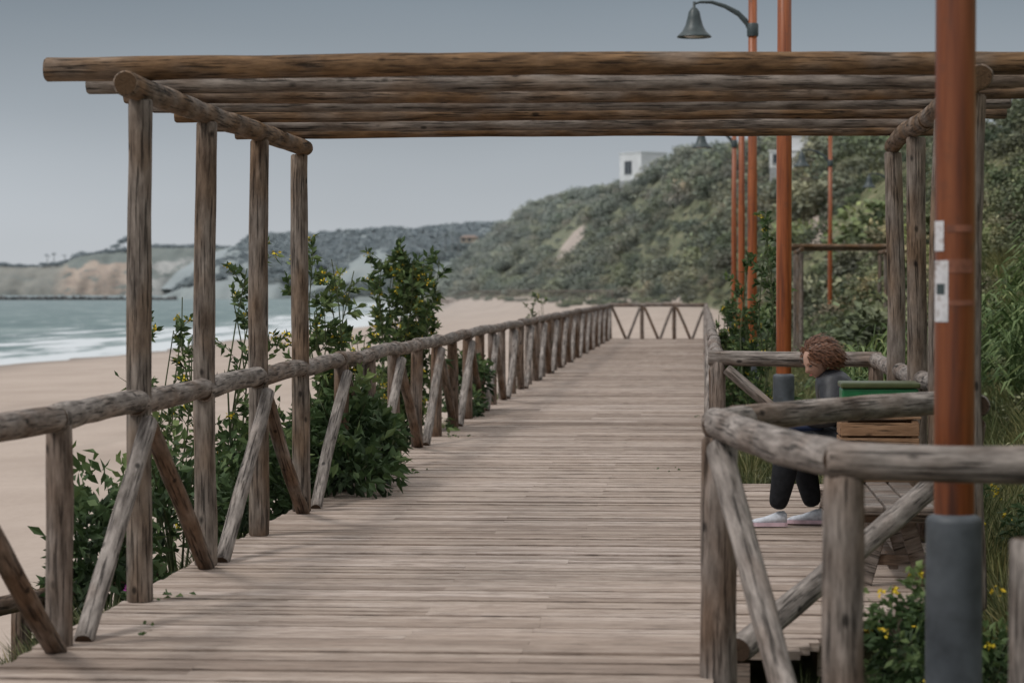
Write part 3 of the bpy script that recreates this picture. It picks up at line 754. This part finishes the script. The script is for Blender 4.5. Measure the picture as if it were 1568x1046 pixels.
mbk.obj('rock_breakwater',simple('breakwater_rock',(.10,.10,.10),.9,.1,.4,.4))

# ---------------------------------------------------------------- houses
WH=simple('white_render_wall',(.66,.67,.68),.8,.2,.6,.08,bstr=.05)
WG=simple('window_dark_glass',(.05,.06,.07),.15,.6,2,.3)
CONC=simple('grey_trim',(.33,.34,.35),.8,.2,1,.1)
def house(x,y,z,w,d,h,rot,wins,name='white_house',upper=None,roof=.2,fd=3):
    root=empty(name);root.location=(x,y,z);root.rotation_euler=(0,0,rot)
    def part(nm,boxes,mat,bev=0):
        m=MB()
        for c,s in boxes: m.box(c,s)
        return m.obj(nm,mat,root,bev)
    walls=[((0,0,h/2),(w,d,h))]
    if upper: walls.append(((upper[0],0,h+upper[2]/2),(upper[1],d*.7,upper[2])))
    part('walls',walls,WH)
    part('roof_slab',[((0,0,h+.1),(w+roof,d+roof,.2))] if not upper else [((0,0,h+.06),(w+.2,d+.2,.12)),((upper[0],0,h+upper[2]+.08),(upper[1]+.3,d*.7+.3,.16))],WH)
    if fd: part('foundation',[((0,0,-fd/2),(w-.05,d-.05,fd))],CONC)
    fr=[];gl=[]
    for (wx,wz,ww,wh,yo) in wins:
        fr+= [((wx,-yo-.03,wz+wh/2+.05),(ww+.2,.12,.1)),((wx,-yo-.03,wz-wh/2-.05),(ww+.2,.12,.1)),((wx-ww/2-.05,-yo-.03,wz),(.1,.12,wh)),((wx+ww/2+.05,-yo-.03,wz),(.1,.12,wh)),((wx,-yo-.03,wz),(.08,.10,wh))]
        gl+= [((wx,-yo-.005,wz),(ww,.03,wh))]
    part('window_frames',fr,CONC);part('windows',gl,WG)
    return root
house(-10.5,455,20.8,6.4,5.6,4.8,math.radians(-52),[(-.6,2.3,2.0,2.2,2.8)])
H2=hx(8.6,238)
house(8.9,240,max(H2-.2,12.4),4.8,4,1.5,math.radians(-10),[(-1.6,.8,.9,.8,2.0)],upper=(.7,2.4,1.5),fd=2)
scatter('garden_shrubs',[(6.9,232,hx(6.9,232)+.4),(8.2,231,hx(8.2,231)+.5),(9.6,231,hx(9.6,231)+.6),(7.5,229,hx(7.5,229)+.2),(10.6,233,hx(10.6,233)+.5),(8.9,229,hx(8.9,229)+.3)],[.9,.9,.9,.9,.9,.9],C_b,.8)
BG=simple('beige_wall',(.34,.29,.24),.8,.1,1,.1)
def farhouse(x,y,z,w,h,mat,roofmat):
    root=empty('beach_house');root.location=(x,y,z)
    m=MB();m.box((0,0,h/2),(w,6,h));m.obj('walls',mat,root)
    V=[(-w/2-.4,-3.4,h),(w/2+.4,-3.4,h),(w/2+.4,3.4,h),(-w/2-.4,3.4,h),(-w/2+1,0,h+.9),(w/2-1,0,h+.9)]
    me=bpy.data.meshes.new('roof');me.from_pydata(V,[],[(0,1,5,4),(1,2,5),(2,3,4,5),(3,0,4),(3,2,1,0)]);me.materials.append(roofmat);o=bpy.data.objects.new('roof',me);SC.objects.link(o);o.parent=root
    m=MB()
    for k in np.arange(-w/2+1,w/2-.5,2): m.box((k,-3.02,h*.55),(.9,.06,1.0))
    m.obj('windows',WG,root)
RF=simple('terracotta_roof',(.24,.19,.165),.8,.1,2,.15)
farhouse(-79,868,17.4,5.5,1.7,BG,RF)
mb=MB()
yy=np.arange(300,720,3.);prev=None
for y in yy:
    x=float(foot_x(y))-2.5;z=float(hz(x,y));mb.log((x,y,z-.2),(x,y,z+1.05),.07,.07,.1,5,2)
    if prev: mb.log(prev,(x,y,z+1.05),.06,.06,.1,5,3)
    prev=(x,y,z+1.05)
mb.obj('promenade_fence',WOOD)
GUL=simple('gull_feathers',(.35,.36,.38))
def bird(x,y,z,s):
    V=[(0,-.25,0),(.05,0,.03),(0,.25,0),(-.05,0,.03),(.5,.05,.16),(.52,-.08,.16),(1.0,-.05,.05),(-.5,.05,.16),(-.52,-.08,.16),(-1.0,-.05,.05),(.04,-.12,.02),(-.04,-.12,.02)]
    V=[(x+a*s,y+b*s,z+c*s) for a,b,c in V]
    me=bpy.data.meshes.new('seagull');me.from_pydata(V,[],[(0,1,2,3),(1,4,5,10),(4,6,5),(3,11,8,7),(7,8,9)]);me.materials.append(GUL);o=bpy.data.objects.new('seagull',me);SC.objects.link(o)
bird(-24.5,200,9.3,.5);bird(-39,300,18.6,.5)

# ---------------------------------------------------------------- woman
W=empty('seated_woman')
JK=simple('black_jacket',(.026,.027,.032),.5,.45,30,.35,bstr=.5);TR=simple('black_trousers',(.015,.016,.019),.8,.2,30,.3)
SK=simple('skin',(.50,.30,.225),.5,.35,40,.08,bstr=.05);HR=simple('auburn_hair',(.15,.062,.030),.45,.5,70,.6)
SW=simple('white_shoe',(.55,.57,.62),.6,.3,40,.2);SO=simple('shoe_sole',(.62,.45,.50),.6,.3);NV=simple('navy_bag',(.014,.024,.06),.6,.3)
def skin(name,verts,edges,rad,root,sub=2):
    me=bpy.data.meshes.new(name);me.from_pydata(verts,edges,[]);o=bpy.data.objects.new(name,me);SC.objects.link(o)
    o.modifiers.new('skin','SKIN')
    sv=me.skin_vertices[0].data
    for i,r in enumerate(rad):
        sv[i].radius=(r,r) if isinstance(r,(int,float)) else r; sv[i].use_root=(i==root)
    m=o.modifiers.new('sub','SUBSURF');m.levels=sub;m.render_levels=sub
    dg=bpy.context.evaluated_depsgraph_get();ev=o.evaluated_get(dg);nm=bpy.data.meshes.new_from_object(ev)
    bpy.data.objects.remove(o);o=bpy.data.objects.new(name,nm);SC.objects.link(o)
    nm.polygons.foreach_set('use_smooth',[True]*len(nm.polygons));o.parent=W;return o
y0=18.0
bv=[(1.00,y0,.58),(1.00,y0,.70),(.975,y0,.83),(.93,y0,.95),(.88,y0,1.03),(.845,y0,1.085),
 (.95,y0-.11,.57),(.60,y0-.13,.575),(.565,y0-.12,.33),(.52,y0-.10,.11),
 (.95,y0+.11,.57),(.68,y0+.13,.585),(.735,y0+.13,.33),(.785,y0+.12,.11),
 (.91,y0-.18,.965),(.90,y0-.25,.82),(.87,y0-.26,.755),(.77,y0-.17,.745),(.71,y0-.10,.755),
 (.91,y0+.18,.965),(.90,y0+.25,.82),(.87,y0+.26,.755),(.77,y0+.17,.745),(.71,y0+.10,.755)]
be=[(0,1),(1,2),(2,3),(3,4),(4,5),(0,6),(6,7),(7,8),(8,9),(0,10),(10,11),(11,12),(12,13),(3,14),(14,15),(15,16),(16,17),(17,18),(3,19),(19,20),(20,21),(21,22),(22,23)]
br=[(.19,.17),(.175,.165),(.19,.175),(.185,.16),(.105,.105),(.066,.066),.135,.108,.092,.066,.135,.108,.092,.066,.115,.095,.088,.065,.042,.115,.095,.088,.065,.042]
body=skin('body',bv,be,br,0)
me=body.data
for m in (JK,TR,SK): me.materials.append(m)
for p in me.polygons:
    c=p.center
    if c.z>1.09 and c.x<.89: p.material_index=2
    elif c.z<.66 and (c.z<.60 or c.x<.84): p.material_index=1
    else: p.material_index=0
def hand(side):
    s=side;wx,wy,wz=.705,y0-s*.10,.757
    v=[(wx+.02,wy,wz),(wx-.045,wy+s*.008,wz+.0),(wx-.07,wy+s*.01,wz)]
    e=[(0,1),(1,2)];r=[(.030,.024),(.036,.021),(.034,.018)]
    for k in range(4):
        oy=(-.03+.02*k);ln=[.055,.066,.07,.058][k];b=len(v)
        v+=[(wx-.082,wy+oy,wz-.002),(wx-.082-ln*.5,wy+oy+s*.006,wz+.006),(wx-.082-ln*.75,wy+oy+s*.014,wz+.03)]
        e+=[(2,b),(b,b+1),(b+1,b+2)];r+=[.0105,.0098,.0085]
    b=len(v);v+=[(wx-.04,wy+s*.03,wz+.015),(wx-.075,wy+s*.045,wz+.035)];e+=[(1,b),(b,b+1)];r+=[.012,.010]
    o=skin('hand',v,e,r,0,1);o.data.materials.append(SK)
hand(1);hand(-1)
m=MB();R=Matrix.Rotation(math.radians(-35),3,'Y');m.box((.605,y0,.80),(.075,.15,.009),R);m.obj('phone',DK,W,.003)
m=MB();m.box((.72,y0-.02,.69),(.24,.30,.06));m.obj('bag',NV,W,.025)
def headmesh():
    V=[];F=[];nu,nv=36,26
    for i in range(nv+1):
        ph=math.pi*i/nv
        for j in range(nu):
            th=2*math.pi*j/nu
            x=math.sin(ph)*math.cos(th);y=math.sin(ph)*math.sin(th);z=math.cos(ph)
            X_=.096*x;Y_=.074*y;Z_=.118*z
            if z<0:
                Y_*=1-.33*(-z)**1.3; X_=X_*(1-.18*(-z)) + .018*(-z)
                if x<0: X_*=1-.35*(-z)
            if x>0:
                g=lambda cy,cz,sy,sz: math.exp(-((Y_-cy)/sy)**2-((Z_-cz)/sz)**2)
                X_+=.026*g(0,-.022,.011,.018)+.010*g(0,.0,.009,.022)+.006*g(0,-.060,.022,.010)+.010*g(0,-.098,.022,.016)
                X_-=.010*g(.030,.008,.016,.013)+.010*g(-.030,.008,.016,.013)+.005*g(0,-.045,.02,.006)
                X_+=.005*g(.03,.028,.02,.007)+.005*g(-.03,.028,.02,.007)
            V.append((X_,Y_,Z_))
    for i in range(nv):
        for j in range(nu):
            a=i*nu+j;b=i*nu+(j+1)%nu;F.append((a,b,b+nu,a+nu))
    return V,F
HM=Matrix.Translation((.80,y0-.01,1.15))@Matrix.Rotation(math.radians(180+30),4,'Z')@Matrix.Rotation(math.radians(32),4,'Y')
def xf(V): return [tuple(HM@Vector(v)) for v in V]
V,F=headmesh();npmesh('head',xf(V),F,SK,smooth=True,parent=W)
def ell(name,c,r,mat,n=12):
    V=[];F=[]
    for i in range(n+1):
        for j in range(n*2):
            ph=math.pi*i/n;th=math.pi*j/n;V.append((c[0]+r[0]*math.sin(ph)*math.cos(th),c[1]+r[1]*math.sin(ph)*math.sin(th),c[2]+r[2]*math.cos(ph)))
    for i in range(n):
        for j in range(n*2):
            a=i*2*n+j;b=i*2*n+(j+1)%(2*n);F.append((a,b,b+2*n,a+2*n))
    npmesh(name,xf(V),F,mat,smooth=True,parent=W)
LIP=simple('lips',(.35,.10,.08),.5,.3)
for s in(-1,1):
    ell('eye',(.078,s*.030,.008),(.012,.014,.006),DK);ell('eyebrow',(.088,s*.031,.028),(.006,.017,.003),HR);ell('ear',(-.005,s*.074,-.005),(.018,.008,.03),SK)
ell('lips',(.096,0,-.058),(.008,.021,.007),LIP)
ell('hair_base',(-.030,0,.026),(.100,.086,.108),HR)
lb=LB()
T=np.array([-.75,0,-.55])
for i in range(2600):
    d=rdir(1)[0]
    if d[0]>.5 and d[2]<.45: continue
    if d[2]<-.55: continue
    p=np.array([-.028,0,.024])+d*[.099,.085,.107]
    tg=T+np.array([0,d[1]*.5,0])+rng.normal(size=3)*.16
    tg=tg-d*(tg@d)*.85; tg/=max(np.linalg.norm(tg),.2)
    l=rng.uniform(.07,.15); lift=rng.uniform(.008,.042); w1=rng.uniform(0,6.28); sd_=np.cross(d,tg)
    n=7;q=[]
    for k in range(n):
        u=k/(n-1)
        q.append(p+tg*l*u+d*(lift*math.sin(min(1,u*1.15)*math.pi*.8))+sd_*.010*math.sin(w1+u*6)-np.array([0,0,.015])*u*u)
    q=np.array([tuple(HM@Vector(a)) for a in q])
    sdw=HM.to_3x3()@Vector(sd_/max(np.linalg.norm(sd_),.1))
    lb.blade(q,rng.uniform(.004,.009),.5,side=np.array(sdw))
lb.obj('hair',[HR],parent=W)
def shoe(x,y,ang):
    secs=[(-.09,.030,.085),(-.07,.038,.105),(-.03,.040,.10),(.02,.042,.080),(.07,.047,.062),(.12,.046,.052),(.155,.036,.040),(.175,.015,.025)]
    V=[];F=[];n=12;R=Matrix.Rotation(ang,3,'Z')
    for (t_,w,h) in secs:
        for j in range(n):
            a=2*math.pi*j/n;yy_=w*math.cos(a);zz_=.022+(h-.022)*max(0,math.sin(a))**.7
            v=R@Vector((t_,yy_,zz_));V.append((x+v.x,y+v.y,v.z+.002))
    for k in range(len(secs)-1):
        for j in range(n):
            a=k*n+j;b=k*n+(j+1)%n;F.append((a,b,b+n,a+n))
    npmesh('shoe_upper',V,F,SW,smooth=True,parent=W)
    V=[];F=[]
    for (t_,w,h) in secs:
        for (yy_,zz_) in ((-w*1.08,0),(w*1.08,0),(w*1.05,.026),(-w*1.05,.026)):
            v=R@Vector((t_*1.03,yy_,zz_));V.append((x+v.x,y+v.y,v.z+.001))
    for k in range(len(secs)-1):
        for j in range(4):
            a=k*4+j;b=k*4+(j+1)%4;F.append((a,b,b+4,a+4))
    F+= [(0,1,2,3),(len(V)-4,len(V)-3,len(V)-2,len(V)-1)]
    npmesh('shoe_sole',V,F,SO,parent=W)
shoe(.50,y0-.09,math.radians(184));shoe(.77,y0+.12,math.radians(176))

# ---------------------------------------------------------------- world, light, camera
SUN_EL=math.radians(52);SUN_AZ=math.radians(-125)
w=bpy.data.worlds.new('World');S.world=w;w.use_nodes=True;nt=w.node_tree;nt.nodes.clear()
out=nt.nodes.new('ShaderNodeOutputWorld');bg=nt.nodes.new('ShaderNodeBackground');bg2=nt.nodes.new('ShaderNodeBackground')
sky=nt.nodes.new('ShaderNodeTexSky');sky.sky_type='NISHITA';sky.sun_disc=False;sky.sun_elevation=SUN_EL;sky.sun_rotation=SUN_AZ;sky.dust_density=4
tc=nt.nodes.new('ShaderNodeTexCoord');sp=nt.nodes.new('ShaderNodeSeparateXYZ');nt.links.new(tc.outputs['Generated'],sp.inputs[0])
r=nt.nodes.new('ShaderNodeValToRGB');e=r.color_ramp.elements;e[0].position=0;e[0].color=(.52,.545,.57,1)
e[1].position=1;e[1].color=(1,1,1,1)
for p,c in ((.035,(.46,.495,.53,1)),(.07,(.345,.385,.425,1)),(.115,(.215,.255,.295,1)),(.2,(.26,.29,.32,1)),(.45,(.74,.77,.80,1))):
    x=e.new(p);x.color=c
nt.links.new(sp.outputs['Z'],r.inputs[0])
no=nt.nodes.new('ShaderNodeTexNoise');no.inputs['Scale'].default_value=3;no.inputs['Detail'].default_value=3
mp=nt.nodes.new('ShaderNodeMapping');mp.inputs['Scale'].default_value=(1,1,4);nt.links.new(tc.outputs['Generated'],mp.inputs[0]);nt.links.new(mp.outputs[0],no.inputs['Vector'])
mr=nt.nodes.new('ShaderNodeMapRange');nt.links.new(no.outputs['Fac'],mr.inputs[0]);mr.inputs[1].default_value=.3;mr.inputs[2].default_value=.7;mr.inputs[3].default_value=.92;mr.inputs[4].default_value=1.08
mx=nt.nodes.new('ShaderNodeVectorMath');mx.operation='SCALE';nt.links.new(r.outputs[0],mx.inputs[0]);nt.links.new(mr.outputs[0],mx.inputs['Scale'])
nt.links.new(mx.outputs[0],bg.inputs[0]);bg.inputs[1].default_value=.95
nt.links.new(sky.outputs[0],bg2.inputs[0]);bg2.inputs[1].default_value=.006
ad=nt.nodes.new('ShaderNodeAddShader');nt.links.new(bg.outputs[0],ad.inputs[0]);nt.links.new(bg2.outputs[0],ad.inputs[1]);nt.links.new(ad.outputs[0],out.inputs[0])
sl=bpy.data.lights.new('sun','SUN');sl.energy=1.5;sl.angle=math.radians(12);sl.color=(1,.97,.93);so=bpy.data.objects.new('sun',sl);SC.objects.link(so)
dirv=Vector((math.sin(SUN_AZ)*math.cos(SUN_EL),math.cos(SUN_AZ)*math.cos(SUN_EL),math.sin(SUN_EL)))
so.rotation_euler=dirv.to_track_quat('Z','Y').to_euler()
cd=bpy.data.cameras.new('camera');cam=bpy.data.objects.new('camera',cd);SC.objects.link(cam)
cd.lens=90;cd.sensor_width=36;cd.clip_start=.5;cd.clip_end=40000
cam.location=(0,0,1.65);cam.rotation_euler=(math.radians(90-1.17),0,math.radians(4.25))
cd.dof.use_dof=True;cd.dof.focus_distance=19;cd.dof.aperture_fstop=3.4
S.camera=cam
